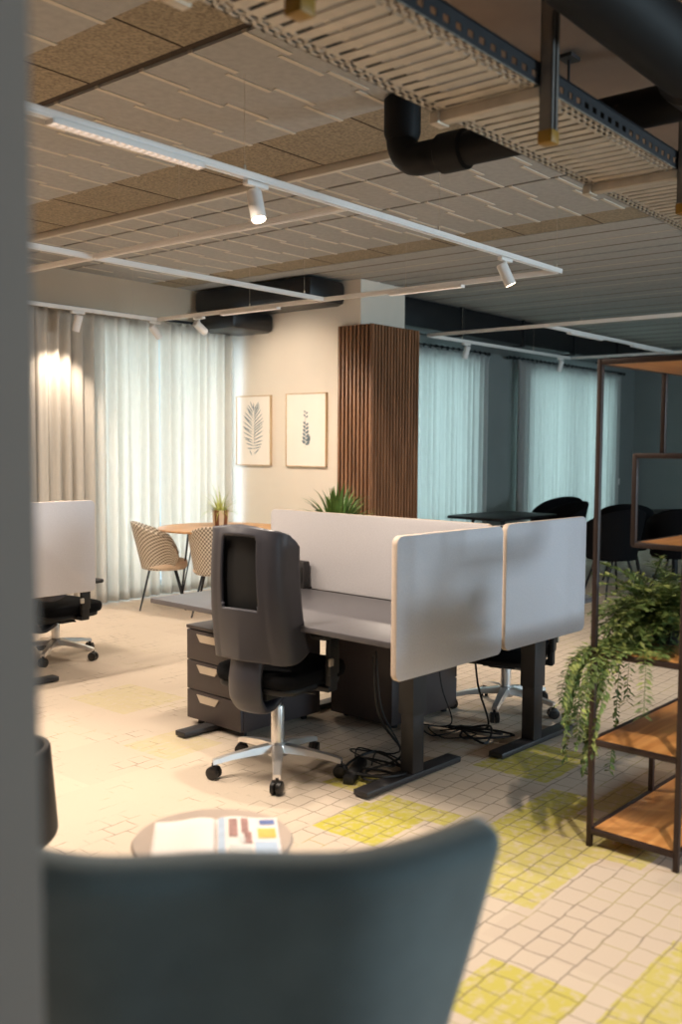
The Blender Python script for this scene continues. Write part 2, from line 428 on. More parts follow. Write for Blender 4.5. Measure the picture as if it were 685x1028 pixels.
window(6, 'Y', -.7, 1.5, 1.0, 2.4, YR-.12, [.4], 'unseen window added in the right side wall beside the viewer')  # added opening that lets fill light onto the foreground armchair's back
window(5, 'Y', 9.8, 13.6, .9, 2.5, YR-.12, [11.7], 'window in the right side wall of the lounge')

# slat cladding round the column
b = MB(); SX0, SX1, SY0, SY1, SZ = 7.20, 7.98, 5.60, 6.03, 2.645
b.box2((SX0+.045, SY0+.045, 0), (SX1+.0, SY0+.06, SZ-.01), mi=1); b.box2((SX0+.045, SY0+.045, 0), (SX0+.048, SY1, SZ-.01), mi=1)
b.box2((SX0+.02, SY0+.02, SZ-.02), (SX1, SY1, SZ-.005), mi=1)
n = 16
for i in range(n):
    x = SX0 + (i+.5)*(SX1-SX0)/n; b.box2((x-.0125, SY0, 0), (x+.0125, SY0+.045, SZ), .003)
n = 9
for i in range(n):
    y = SY0 + (i+.5)*(SY1-SY0)/n; b.box2((SX0, y-.0125, 0), (SX0+.045, y+.0125, SZ), .003)
struct('trim_2', b, ['slat', 'slatback'], 'column clad in vertical walnut slats', 'column')

# ---------------------------------------------------------------- curtains
def curtain(name, x0, x1, y, z1, fold, amp, label, mt, group=None, seed=0, lean=0):
    rnd = random.Random(seed)
    w = x1-x0; nf = max(3, int(w/fold)); ph = [rnd.uniform(-.5, .5) for _ in range(nf+2)]; am = [rnd.uniform(.55, 1.2) for _ in range(nf+2)]
    def fn(u, v):
        t = u*nf; i = int(t); f = t-i
        p = ph[i]*(1-f)+ph[i+1]*f; a = am[i]*(1-f)+am[i+1]*f
        z = .012 + (z1-.012)*v
        yy = y + amp*1.25*a*sin(2*pi*t+p) + amp*.3*sin(2*pi*t*2.3+p*3+v*1.2)
        xx = x0 + w*u + .012*sin(2*pi*t+p+1.3+v) + lean*(1-v)
        if v > .955: z += .018*sin(2*pi*t*1.0+p)*((v-.955)/.045); yy += .02*((v-.955)/.045)*sin(2*pi*t*2+p)
        return (xx, yy, z)
    r = thing(name, label, 'curtain', group=group)
    o = MB().grid(fn, nf*14, 24).build('curtain_fabric', [mt], r, smooth=80, solid=.0015)
    return r
CG = None
curtain('curtain', 4.54, 5.55, 7.47, 2.70, .125, .032, 'warm beige curtain panel hanging in front of solid wall at the left', 'sheer', seed=4)
curtain('curtain', 5.56, 6.19, 7.47, 2.70, .115, .036, 'daylit sheer curtain panel behind the woven chair', 'sheer', seed=5)
curtain('curtain', 6.22, 7.17, 7.47, 2.70, .115, .036, 'daylit sheer curtain panel next to the cream wall', 'sheer', seed=6)
curtain('curtain', 8.3, 10.5, 6.34, 2.63, .12, .03, 'narrow sheer lounge curtain beside the slat column', 'sheerlounge', seed=7)
curtain('curtain', 11.3, 12.72, 6.34, 2.63, .12, .03, 'first half of the wide lounge curtain, farther from the shelf post', 'sheerlounge', seed=8)
curtain('curtain', 12.74, 14.45, 6.34, 2.63, .12, .03, 'second half of the wide lounge curtain, crossed by the shelf post', 'sheerlounge', seed=9)
def rod(x0, x1, y, z, label, rings=True, r=.014):
    t = thing('curtain_rod', label, 'curtain rod')
    b = MB().cyl((x0, y, z), (x1, y, z), r, n=10); b.build('rail', ['black'], t)
    b = MB().lathe([(0, -.03), (.022, -.015), (.022, .015), (0, .03)], n=10); o = b.build('finial', ['black'], t, loc=(x1+.02, y, z)); o.rotation_euler = (0, pi/2, 0)
    for k in range(3):
        x = x0+.15+(x1-x0-.3)*k/2; MB().box2((x-.01, y, z-.012), (x+.01, (YW if y > 7 else YL), z+.012)).build('bracket', ['black'], t)
    if rings:
        n = int((x1-x0)/.12)
        for k in range(n):
            x = x0+.06+k*.12; b = MB(); b.lathe([(.018, -.006), (.024, -.006), (.024, .006), (.018, .006), (.018, -.006)], n=10, c=(0, 0, 0))
            base = len(b.v)-50
            for q in range(base, len(b.v)):
                vx, vy, vz = b.v[q]; b.v[q] = (x+vz, y+vx, z+vy)
            b.build('ring', ['black'], t)
rod(4.4, 7.16, 7.53, 2.735, 'dark curtain rail above the long beige curtains', rings=False)
rod(8.2, 10.62, 6.41, 2.66, 'black curtain rod above the narrow lounge curtain')
rod(11.1, 14.75, 6.41, 2.66, 'black curtain rod above the wide lounge curtain')
for k, (x, lb) in enumerate(((14.62, 'white wall switch nearer the lounge curtain'), (14.84, 'white wall switch farther from the lounge curtain'))):
    t = thing('light_switch', lb, 'switch', (x, YL, .95)); MB().box2((-.05, -.012, -.05), (.05, 0, .05), .004).build('plate', ['white'], t)
    MB().box2((-.03, -.018, -.03), (.03, -.012, .03), .003).build('rocker', ['white'], t)

# ---------------------------------------------------------------- ducts, pipes, cable tray
t = thing('ventilation_duct', 'black ventilation duct above the two botanical prints', 'duct')
MB().box2((6.72, 5.95, 2.83), (7.245, 7.55, 3.07), .06).build('duct_box', ['duct'], t)
MB().box2((6.66, 6.9, 2.64), (7.24, 7.42, 2.84), .05).build('duct_elbow', ['duct'], t)
t = thing('ventilation_duct', 'long black ventilation duct under the lounge ceiling', 'duct')
MB().box2((8.0, 6.02, 2.76), (15.38, 6.32, 3.07), .03).build('duct_box', ['duct'], t)
for x in (9.4, 10.8, 12.2, 13.6): MB().box2((x-.02, 6.0, 2.74), (x+.02, 6.34, 3.075), .004).build('flange', ['duct'], t)


t = thing('drain_pipe', 'black drain pipe with an elbow turned up to the ceiling', 'pipe', (3.63, .07, 2.785))
R_ = .072
MB().tube([(.0, 1.2, 0), (0, 2.44, 0)], R_, 20).build('pipe', ['blackpipe'], t)
arc = [(0, 2.40, 0)] + [(0, 2.49+.10*sin(q), .10-.10*cos(q)) for q in [pi/2*k/8 for k in range(9)]] + [(0, 2.59, .29)]
MB().tube(arc, R_*1.0, 20).build('elbow', ['blackpipe'], t)
MB().tube([(0, 2.24, 0), (0, 2.25, 0), (0, 2.37, 0), (0, 2.38, 0)], [R_, R_+.014, R_+.014, R_], 20).build('coupling', ['blackpipe'], t)
MB().tube([(0, 2.59, .10), (0, 2.59, .13), (0, 2.59, .28)], [R_+.001, R_+.012, R_+.012], 20).build('coupling', ['blackpipe'], t)
b = MB().cyl((0.02, 1.78, .06), (.02, 1.78, .28), .006, n=8); b.box2((-.02, 1.75, .265), (.06, 1.81, .28)); b.build('pipe_hanger', ['galvshade'], t)
t = thing('ventilation_pipe', 'thick black pipe in the upper right corner below the ceiling', 'pipe', (0, 1.25, 2.80))
MB().tube([(.6, 0, 0), (3.52, 0, 0)], .11, 24).build('pipe', ['blackpipe'], t)
MB().tube([(3.36, 0, 0), (3.38, 0, 0), (3.55, 0, 0), (3.56, 0, 0)], [.11, .128, .128, .11], 24).build('coupling', ['blackpipe'], t)

TY0, TY1, TZ = 1.475, 1.86, 2.60
t = thing('cable_tray', 'perforated galvanised cable tray crossing below the ceiling', 'cable tray')
b = MB(); x = .9
while x < 5.3:
    b.box2((x, TY0+.05, TZ), (x+.042, TY1-.05, TZ+.004)); x += .06
b.build('rungs', ['galv'], t, smooth=0)
for (y0, nm) in ((TY0, 1), (TY1-.06, 2)):
    b = MB(); b.box2((.9, y0, TZ), (5.3, y0+.012, TZ+.003)); b.box2((.9, y0+.048, TZ), (5.3, y0+.06, TZ+.003)); b.box2((.9, y0+.026, TZ), (5.3, y0+.034, TZ+.003))
    x = .9
    while x < 5.3: b.box2((x, y0, TZ), (x+.018, y0+.06, TZ+.003)); x += .045
    b.build('edge_strip', ['galv'], t, smooth=0)
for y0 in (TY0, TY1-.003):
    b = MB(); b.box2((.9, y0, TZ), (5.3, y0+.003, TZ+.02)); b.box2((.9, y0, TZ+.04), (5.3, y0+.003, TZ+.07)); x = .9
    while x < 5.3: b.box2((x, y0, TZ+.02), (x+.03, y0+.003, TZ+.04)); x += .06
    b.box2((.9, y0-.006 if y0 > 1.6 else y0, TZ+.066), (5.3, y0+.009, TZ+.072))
    b.build('side_wall', ['galvshade'], t, smooth=0)
for k, (x, lb) in enumerate(((1.6, 'nearest'), (2.735, 'middle'), (3.87, 'farthest'))):
    t = thing('tray_bracket', lb + ' strut bracket carrying the cable tray', 'bracket', (x, 1.45, 0), group='cable tray brackets')
    b = MB(); b.box2((-.021, -.021, 2.44), (-.018, .021, ZC)); b.box2((.018, -.021, 2.44), (.021, .021, ZC)); b.box2((-.021, .018, 2.44), (.021, .021, ZC))
    b.box2((-.021, -.021, 2.44), (-.008, -.018, ZC)); b.box2((.008, -.021, 2.44), (.021, -.018, ZC)); b.build('post', ['galvpost'], t, smooth=0)
    b = MB(); b.box2((-.024, .022, 2.566), (.024, .415, 2.599), .003); b.box2((-.034, .385, 2.562), (.034, .42, 2.5995), .003); b.build('arm', ['galv'], t)
    MB().box2((-.025, -.025, 2.425), (.025, .025, 2.465), .004).build('end_cap', ['yellow'], t)

# ---------------------------------------------------------------- lighting tracks
ZT = 2.66
DAY = (.74, .88, 1.0); WARM = (1, .845, .69)
def track(a, c, label, wires=(), w=.036, h=.032):
    t = thing('lighting_track', label, 'lighting track')
    a = Vector((*a, 0)); c = Vector((*c, 0)); d = (c-a).normalized(); nrm = Vector((-d.y, d.x, 0)); L = (c-a).length
    Rm = Matrix((d, nrm, Vector((0, 0, 1)))).transposed(); mid = (a+c)/2
    b = MB(); b.box((mid.x, mid.y, ZT+.005), (L, w, h-.01), .003, R=Rm)
    for sgn in (-1, 1): q = mid+nrm*sgn*(w/2-.005); b.box((q.x, q.y, ZT-h/2+.005), (L, .008, .010), .002, R=Rm)
    b.build('rail', ['white'], t)
    for f in wires:
        p = a+(c-a)*f
        mb = MB().cyl((p.x, p.y, ZT+.02), (p.x, p.y, ZC+.005), 1*.0011, n=6); mb.cyl((p.x, p.y, ZT+.012), (p.x, p.y, ZT+.04), .006, n=8); mb.build('suspension_wire', ['galv'], t)
    return t
YA, YC_, YD = 3.03, 5.08, 7.12; XBt, XE, XFt = 3.70, 5.90, 8.44
track((.4, YA), (XE+.018, YA), 'nearest long white lighting track with spotlights', (.1, .47, .74, .99))
track((XBt, YA+.02), (XBt, YD), 'white cross track meeting the nearest long track', (.3, .8))
track((1.6, YC_), (XE-.02, YC_), 'middle long white lighting track below the beige wall', (.3, .95))
track((3.2, YD), (XE-.02, YD), 'white lighting track closest to the beige curtains', (.3, .9))
track((XE, YA+.02), (XE, YD+.02), 'white cross track in front of the botanical prints', (.3, .7))
track((XFt, 1.5), (XFt, 5.83), 'white lighting track behind the slat column, running past the shelf', (.2, .6))
track((XFt+.02, 5.83), (11.7, 5.83), 'white lounge track in front of the sheer lounge curtains', (.2, .7))
track((11.72, 3.6), (11.72, 5.85), 'white cross track at the far end of the lounge tracks', (.4,))
track((XFt+.02, 4.47), (11.7, 4.47), 'white lounge track carrying linear lamps', (.3, .9))

def linear_lamp(a, c, label, on, W):
    t = thing('linear_lamp', label, 'lamp', group='linear track lamps')
    a = Vector((*a, 0)); c = Vector((*c, 0)); d = (c-a).normalized(); nrm = Vector((-d.y, d.x, 0)); L = (c-a).length
    Rm = Matrix((d, nrm, Vector((0, 0, 1)))).transposed(); mid = (a+c)/2; z0 = ZT-.0155
    b = MB()
    for sgn in (-1, 1): q = mid+nrm*sgn*.023; b.box((q.x, q.y, z0-.008), (L, .003, .016), R=Rm)
    b.box((mid.x, mid.y, z0-.002), (L, .046, .006), R=Rm)
    for e in (a, c): b.box((e.x, e.y, z0-.008), (.006, .049, .016), R=Rm)
    b.build('housing', ['white'], t, smooth=0)
    b = MB(); n = int(L/.032)
    for i in range(n+1):
        p = a+d*(L*i/n); b.box((p.x, p.y, z0-.013), (.004, .044, .010), R=Rm)
    b.box((mid.x, mid.y, z0-.013), (L, .003, .010), R=Rm)
    b.build('louvre', ['white'], t, smooth=0)
    MB().box((mid.x, mid.y, z0-.0085), (L-.01, .042, .003), R=Rm).build('diffuser', [M['lampgrid'] if on else M['lens_off']], t, smooth=0)
    if on:
        l = bpy.data.lights.new('linear_lamp_light', 'AREA'); l.shape = 'RECTANGLE'; l.size = L; l.size_y = .05; l.energy = W; l.color = WARM; l.spread = radians(150)
        o = bpy.data.objects.new('linear_lamp_light', l); COL.objects.link(o); o.parent = t; o.location = (mid.x, mid.y, z0-.021); o.rotation_euler = (0, 0, math.atan2(d.y, d.x))
LW = 46
linear_lamp((2.03, YA), (2.74, YA), 'lit linear lamp with louvre on the nearest long track', True, LW*1.05)
linear_lamp((XE, 4.42), (XE, 3.78), 'linear louvre lamp on the cross track between the two spotlights and the lounge', True, LW*.6)
linear_lamp((XE, 6.25), (XE, 5.58), 'linear louvre lamp on the cross track above the left print', True, LW*.6)
linear_lamp((8.95, 4.47), (9.7, 4.47), 'unlit linear lamp on the lounge track nearer the slat column', False, 0)
linear_lamp((10.5, 4.47), (11.3, 4.47), 'unlit linear lamp at the far end of the lounge track', False, 0)
linear_lamp((2.4, YC_), (3.2, YC_), 'added fill lamp on the middle long track, unseen behind the near wall edge', True, LW*.6)  # hidden lamp added for warm fill

def spot(x, y, tgt, label, on=True, W=120, size=70, r=.034):
    t = thing('track_spotlight', label, 'spotlight', (x, y, ZT-.03), group='white track spotlights')
    MB().box((0, 0, .0), (.13, .034, .022), .004, R=Matrix.Rotation(0 if y in (YA, YC_, YD, 5.83) else pi/2, 3, 'Z')).build('adapter', ['white'], t)
    MB().cyl((0, 0, -.005), (0, 0, -.055), .009, n=10).build('stem', ['white'], t)
    d = (Vector(tgt)-Vector((x, y, ZT-.12))).normalized()
    q = d.to_track_quat('-Z', 'Y').to_matrix()
    h = MB().lathe([(0, .055), (r*.8, .055), (r, .048), (r, -.085), (r*.88, -.085), (r*.84, -.078), (0, -.078)], n=20)
    ho = h.build('lamp_head', ['white'], t, loc=(0, 0, -.075)); ho.rotation_euler = q.to_euler()
    l_ = MB().lathe([(r*.82, -.080), (0, -.080)], n=20); lo = l_.build('lens', [M['lampon'] if on else M['lens_off']], ho)
    if on:
        l = bpy.data.lights.new('spot_beam', 'SPOT'); l.energy = W; l.color = WARM; l.spot_size = radians(size); l.spot_blend = .7; l.shadow_soft_size = .022
        o = bpy.data.objects.new('spot_beam', l); COL.objects.link(o); o.location = Vector((x, y, ZT-.105)) + d*.1; o.rotation_euler = d.to_track_quat('-Z', 'Y').to_euler()
        o.parent = t; o.matrix_parent_inverse = Matrix.Translation((-x, -y, -(ZT-.03)))
spot(3.06, YA, (2.75, 2.1, 0), 'lit white spotlight on the nearest long track', True, 90, 100)
spot(5.2, YA, (5.75, 2.3, .6), 'lit white spotlight at the far corner of the nearest long track', True, 85, 85)
spot(5.02, YD, (4.95, 7.5, 1.5), 'white spotlight aimed at the beige curtain', True, 60, 95)
spot(5.86, YD-.0, (6.9, 6.9, 1.3), 'white spotlight at the corner before the sheer curtains', False)
spot(9.2, 5.83, (9.0, 6.2, 1.0), 'unlit white spotlight in front of the narrow lounge curtain', False)
spot(11.45, 5.83, (11.3, 6.2, 1.0), 'unlit white spotlight in front of the wide lounge curtain', False)
spot(6.0-.1, 6.55, (7.25, 6.6, 1.75), 'white spotlight on the cross track aimed at the prints', True, 52, 95)

# ---------------------------------------------------------------- desks
TH = radians(-3.1); DO = (3.047, 2.257)
def desk_local(root_label, cat, loc, rz, leg_cols=True):
    """sit-stand desk: local x = depth 0..0.8, y = width 0..1.6"""
    t = thing('standing_desk', root_label, cat, loc, rz)
    MB().box2((0, 0, .695), (.80, 1.6, .72), .003).build('desktop', ['darkdesk'], t)
    [MB().box2((x_, .2, .645), (x_+.06, 1.4, .696)).build('underframe_rail', ['deskedge'], t, smooth=0) for x_ in (.30, .56)]
    for y in (.245, 1.48):
        lg = MB(); lg.box2((.405, y-.036, .03), (.485, y+.036, .66), .004); lg.box2((.395, y-.042, .30), (.495, y+.042, .66), .004); lg.build('leg', ['deskedge'], t)
        f = MB(); f.box2((.09, y-.04, .006), (.77, y+.04, .034), .006); f.build('foot', ['deskedge'], t)
        [MB().cyl((x_, y, 0), (x_, y, .008), .022, n=12).build('foot_pad', ['black'], t) for x_ in (.13, .73)]
    b = MB(); b.box2((.62, .25, .55), (.72, 1.35, .556)); b.box2((.62, .25, .55), (.623, 1.35, .64)); b.box2((.717, .25, .55), (.72, 1.35, .64)); b.build('cable_basket', ['deskedge'], t, smooth=0)
    return t
def dloc(u, v, z=0): return (DO[0]+u*cos(TH)-v*sin(TH), DO[1]+u*sin(TH)+v*cos(TH), z)
d1 = desk_local('near graphite sit-stand desk with the office chair pushed under it', 'desk', dloc(0, 0), TH)
# second desk faces the other way
d2 = copy_tree(d1); d2.location = dloc(1.70, 1.6); d2.rotation_euler = (0, 0, TH+pi); d2['label'] = 'graphite sit-stand desk behind the long middle screen'
for ch in kids(d2):
    pass
def screen(u0, u1, v, z0, z1, label, along='u', thick=.03, off=(0, 0)):
    t = thing('desk_screen', label, 'screen', (0, 0, 0), 0, 'grey felt desk screens')
    w = u1-u0
    Rm = Matrix(((1, 0, 0), (0, 0, -1), (0, 1, 0)))      # plate XY -> XZ
    if along == 'v': Rm = Matrix.Rotation(pi/2, 3, 'Z') @ Rm
    p = dloc((u0+u1)/2, v, (z0+z1)/2) if along == 'u' else dloc(v, (u0+u1)/2, (z0+z1)/2)
    t.location = (p[0]+off[0], p[1]+off[1], p[2]); t.rotation_euler = (0, 0, TH)
    MB().plate(w, z1-z0, .035, thick, Rm.to_4x4(), .006, 0, 1).build('felt_panel', ['felt', 'feltedge'], t)
    for s_ in (-1, 1):
        b = MB()
        if along == 'u': b.box2((s_*w*.3-.02, thick/2, -.16), (s_*w*.3+.02, thick/2+.06, -.15)); b.box2((s_*w*.3-.02, thick/2, -.19), (s_*w*.3+.02, thick/2+.005, -.12))
        else: b.box2((-.04, s_*w*.3-.03, z0-(z0+z1)/2-.0), (.04, s_*w*.3+.03, z0-(z0+z1)/2+.012))
        b.build('clamp', ['deskedge'], t, smooth=0)
    return t
screen(-.035, .71, -.035, .572, 1.15, 'end screen hanging at the open end of the near desk')
screen(.735, 1.46, -.035, .578, 1.155, 'end screen nearest the shelving, past the other end screen')
screen(.10, 1.60, .85, .715, 1.14, 'long grey felt screen standing between the two desks', 'v')
t = thing('power_box', 'small dark power box clamped before the long screen', 'power box', dloc(.80, 1.30, .72), TH)
MB().box2((-.03, -.035, 0), (.015, .035, .15), .006).build('box_body', ['deskedge'], t)
MB().box2((-.034, -.022, .03), (-.03, .022, .12), .002).build('socket_face', ['black'], t)
def pedestal(loc, rz, label):
    t = thing('drawer_pedestal', label, 'drawer unit', loc, rz, 'drawer pedestals under the desks')
    W, D, H = .44, .58, .54
    b = MB(); b.box2((.02, -W/2, .03), (D, W/2, H-.018), .003); b.box2((-.002, -W/2, H-.018), (D, W/2, H), .003); b.build('carcass', ['ped'], t)
    for k, (z0, z1) in enumerate(((.035, .19), (.195, .35), (.355, .515))):
        d = MB().box2((0, -W/2+.003, z0), (.02, W/2-.003, z1), .003).build('drawer', ['ped'], t)
        hb = MB(); zz = z1-.035
        hb.add([(-.006, .13, zz+.018), (-.006, -.05, zz+.018), (-.006, -.02, zz-.022), (-.006, .10, zz-.022), (.001, .13, zz+.018), (.001, -.05, zz+.018), (.001, -.02, zz-.022), (.001, .10, zz-.022)],
               [(0, 1, 2, 3), (7, 6, 5, 4), (0, 4, 5, 1), (1, 5, 6, 2), (2, 6, 7, 3), (3, 7, 4, 0)])
        hb.build('handle', ['handle'], d, smooth=0)
    for x in (.06, .5):
        for y in (-.17, .17): MB().cyl((x, y, 0), (x, y, .03), .018, n=10).build('caster', ['black'], t)
    return t
pedestal(dloc(.285, 1.45), TH, 'drawer pedestal with pale handles left of the near office chair')
pedestal(dloc(1.50, .98), TH+pi, 'dark drawer pedestal in shadow under the desk behind the screen')

# ---------------------------------------------------------------- office chair
def office_chair(label, loc, rz, base0=radians(150)):
    t = thing('office_chair', label, 'office chair', loc, rz, 'office chairs at the desks')
    b = MB(); b.lathe([(.022, .075), (.045, .08), (.045, .125), (.035, .14), (.022, .14)], n=20)
    for k in range(5):
        a = base0 + k*2*pi/5; d = Vector((cos(a), sin(a), 0)); n_ = Vector((-sin(a), cos(a), 0))
        vs = []; prof = [(.03, .115, .03, .036), (.12, .108, .024, .03), (.22, .095, .020, .024), (.305, .078, .018, .02)]
        for (r, z, w, h) in prof:
            p = d*r+Vector((0, 0, z)); vs += [p+n_*w-Vector((0, 0, h/2)), p+n_*w*.75+Vector((0, 0, h/2)), p-n_*w*.75+Vector((0, 0, h/2)), p-n_*w-Vector((0, 0, h/2))]
        fs = [(i*4+j, i*4+(j+1) % 4, i*4+4+(j+1) % 4, i*4+4+j) for i in range(3) for j in range(4)] + [(3, 2, 1, 0), (12, 13, 14, 15)]
        b.add(vs, fs)
    b.build('star_base', ['chrome'], t, smooth=50)
    for k in range(5):
        a = base0 + k*2*pi/5; c = Vector((.30*cos(a), .30*sin(a), 0)); q = a+pi/2+.4*(k-2)
        cs = MB(); ax = Vector((cos(q), sin(q), 0)); fw = Vector((-sin(q), cos(q), 0))
        for s_ in (-1, 1):
            p = c+ax*s_*.014+Vector((0, 0, .03)); cs.tube([p-ax*.010, p-ax*.008, p+ax*.008, p+ax*.010], [.026, .03, .03, .026], 16)
        cs.box(c+Vector((0, 0, .045)), (.05, .036, .028), .008, R=Matrix.Rotation(q, 3, 'Z')); cs.cyl(c+Vector((0, 0, .05)), c+Vector((0, 0, .075)), .009, n=8)
        cs.build('caster', ['caster'], t)
    b = MB(); b.lathe([(.030, .13), (.030, .30), (.026, .31), (.016, .31), (.016, .375)], n=20); b.build('gas_lift', ['chrome'], t)
    b = MB(); b.box((-.03, 0, .40), (.30, .17, .055), .018); b.box((.02, .0, .385), (.12, .24, .03), .01); b.tube([(.0, -.10, .39), (.02, -.2, .392)], .006, 8); b.build('tilt_mechanism', ['black'], t)
    # seat cushion
    b = MB(); b.plate(.48, .48, .10, .075, Matrix.Translation((.03, 0, .475)), .03); b.build('seat', ['seat'], t)
    b = MB(); b.plate(.44, .44, .09, .03, Matrix.Translation((.02, 0, .428)), .01); b.build('seat_shell', ['black'], t)
    # curved carrier strap from under the seat up the back
    def carr(u, v):
        pts = [(-.06, .385), (-.14, .35), (-.20, .352), (-.23, .40), (-.235, .47), (-.222, .54), (-.205, .62)]
        s_ = u*(len(pts)-1); i = min(int(s_), len(pts)-2); f = s_-i
        f2 = f
        x = pts[i][0]*(1-f2)+pts[i+1][0]*f2; z = pts[i][1]*(1-f2)+pts[i+1][1]*f2
        y = (v-.5)*(.16-.02*abs(u-.5)); x += .03*(2*abs(v-.5))**2
        return (x, y, z)
    MB().grid(carr, 24, 8).build('back_carrier', ['plastic'], t, smooth=60, solid=.035, sub=1)
    # backrest shell: flat back wrapping forward into side wings, tall slot in the middle
    ZB0, ZB1 = .565, 1.15
    def shell(u, v, dx=0, sw=1.0):
        z = ZB0+(ZB1-ZB0)*v
        wid = (.20 - .012*v + .012*(1-v)) * sw
        s_ = (u-.5)*2; a = abs(s_); sg = 1 if s_ > 0 else -1
        fl = .62                                     # share of the half-width arc that is flat back
        if a < fl: y = a/fl*(wid-.07); x = 0.02*(a/fl)**2
        else:
            q = (a-fl)/(1-fl)
            if q < .5: th = q/.5*radians(78); y = (wid-.07)+.07*sin(th); x = .02+.07*(1-cos(th))
            else: y = wid-.0015+.004*(q-.5); x = .02+.07*(1-cos(radians(78)))+(q-.5)/.5*.085
        k_ = 1-.45*max(0, (v-.9)/.1)**2
        x = .02*min(1, a/fl)**2+(x-.02*min(1, a/fl)**2)*k_
        lean = -.238 - .075*(v**1.2) + .03*(4*(v-.35)**2)
        # lower part flares outwards, lower edge slopes
        if v < .38: x -= .03*((.38-v)/.38)**1.3*(1-min(1, a/fl))
        zz = z + (-.02 if v < .5 else -.02)*a*a
        if v > .9: x += .02*((v-.9)/.1)**2*max(0, 1-a)
        if a > .72:
            f = (a-.72)/.28; zz -= .045*f*f*v**10; zz += .05*f*f*(1-v)**4
        return (x+lean+dx, sg*y, zz)
    slot = lambda u, v: (abs(u-.5) < .238 and .40 < v < .93) and not ((abs(u-.5) > .22) and (v < .42 or v > .91))
    bk = MB().grid(shell, 80, 56, skip=slot).build('backrest_shell', ['plastic'], t, smooth=50, solid=-.016)
    MB().grid(lambda u, v: shell(.06+.88*u, .03+.94*v, .022, .97), 30, 24).build('back_mesh', ['mesh'], t, smooth=60, solid=.045)
    for s_ in (-1, 1):
        b = MB(); b.box((.06, s_*.27, .668), (.25, .085, .03), .014, seg=3)
        b.build('arm_pad', ['black'], t)
        b = MB(); b.box((.05, s_*.272, .57), (.075, .03, .18), .01); b.box((.05, s_*.265, .47), (.06, .035, .13), .01); b.box((.04, s_*.19, .418), (.06, .18, .025), .006)
        b.build('arm_post', ['black'], t)
        MB().box((.01, s_*.292, .545), (.03, .012, .035), .004).build('arm_button', ['handle'], t)
    return t
ch = office_chair('office chair with tall slotted grey back pushed under the near desk', dloc(.088, .752), TH+radians(8), radians(146))
c2 = copy_tree(ch); c2.location = dloc(1.72, .58); c2.rotation_euler = (0, 0, TH+pi+radians(20)); c2['label'] = 'black office chair behind the end screens, chrome base showing below'
def lower(c):
    for k in kids(c):
        if k.name.split('.')[0] not in ('star_base', 'caster', 'gas_lift'): k.location.z -= .115
lower(c2)

# left cluster: the same layout, shifted
sh = (dloc(0, 0)[0], dloc(0, 0)[1])
import_shift = None
fx, fy = 3.703, 5.313
ux, uy = cos(TH), sin(TH); vx, vy = -sin(TH), cos(TH)
tgt = (fx-.005*ux-.23*vx, fy-.005*uy-.23*vy); src = dloc(1.46, -.035)
LS = (tgt[0]-src[0], tgt[1]-src[1])
d3 = copy_tree(d2); d3.location = (d2.location.x+LS[0]-.34*ux, d2.location.y+LS[1]-.34*uy, 0); d3['label'] = 'graphite sit-stand desk hidden behind the single screen at far left'
screen(.735, 1.46, -.035, .572, 1.15, 'single grey felt screen at the far left beside the wall edge', off=LS)
c3 = copy_tree(ch); c3.location = (3.89, 5.825, 0); c3.rotation_euler = (0, 0, TH+radians(5)); lower(c3); c3['label'] = 'black office chair below the single far left screen'

# cables under the desks
def cable(label, pts, r=.006):
    cu = []
    P = [Vector(p) for p in pts]
    for i in range(len(P)-1):
        p0 = P[max(0, i-1)]; p1 = P[i]; p2 = P[i+1]; p3 = P[min(len(P)-1, i+2)]
        for k in range(6):
            s_ = k/6; cu.append(.5*((2*p1)+(p2-p0)*s_+(2*p0-5*p1+4*p2-p3)*s_*s_+(-p0+3*p1-3*p2+p3)*s_**3))
    cu.append(P[-1]); o = MB().tube(cu, r, 6).build('power_cable', ['black']); return tag(o, label, 'cable', 'power cables under the desks')
def loops(cx, cy, n, seed, up):
    rnd = random.Random(seed); pts = [dloc(cx, cy+.05, up), dloc(cx+.02, cy+.03, up*.5)]
    for k in range(n):
        a = k*1.9; rr = rnd.uniform(.05, .16); pts.append(dloc(cx+rr*cos(a), cy+rr*1.3*sin(a), rnd.uniform(.008, .07)))
    return pts
cable('tangled black cable at the foot of the near desk leg', loops(.36, .36, 12, 2, .55))
cable('thin black cable hanging beside the near desk leg', loops(.45, .42, 9, 5, .55), .004)
cable('tangled black cable at the foot of the farther desk leg', loops(1.16, .37, 12, 3, .55))
cable('thin black cable hanging between the two desk legs', loops(1.02, .5, 8, 8, .55), .004)
t = thing('power_strip', 'black power strip lying among cables by the near desk leg', 'power strip', dloc(.3, .46), TH+.5)
MB().box2((-.14, -.025, 0), (.14, .025, .04), .006).build('strip_body', ['black'], t)
MB().cyl((.11, -.0, .04), (.11, 0, .044), .008, n=10).build('switch', ['pgred'], t)

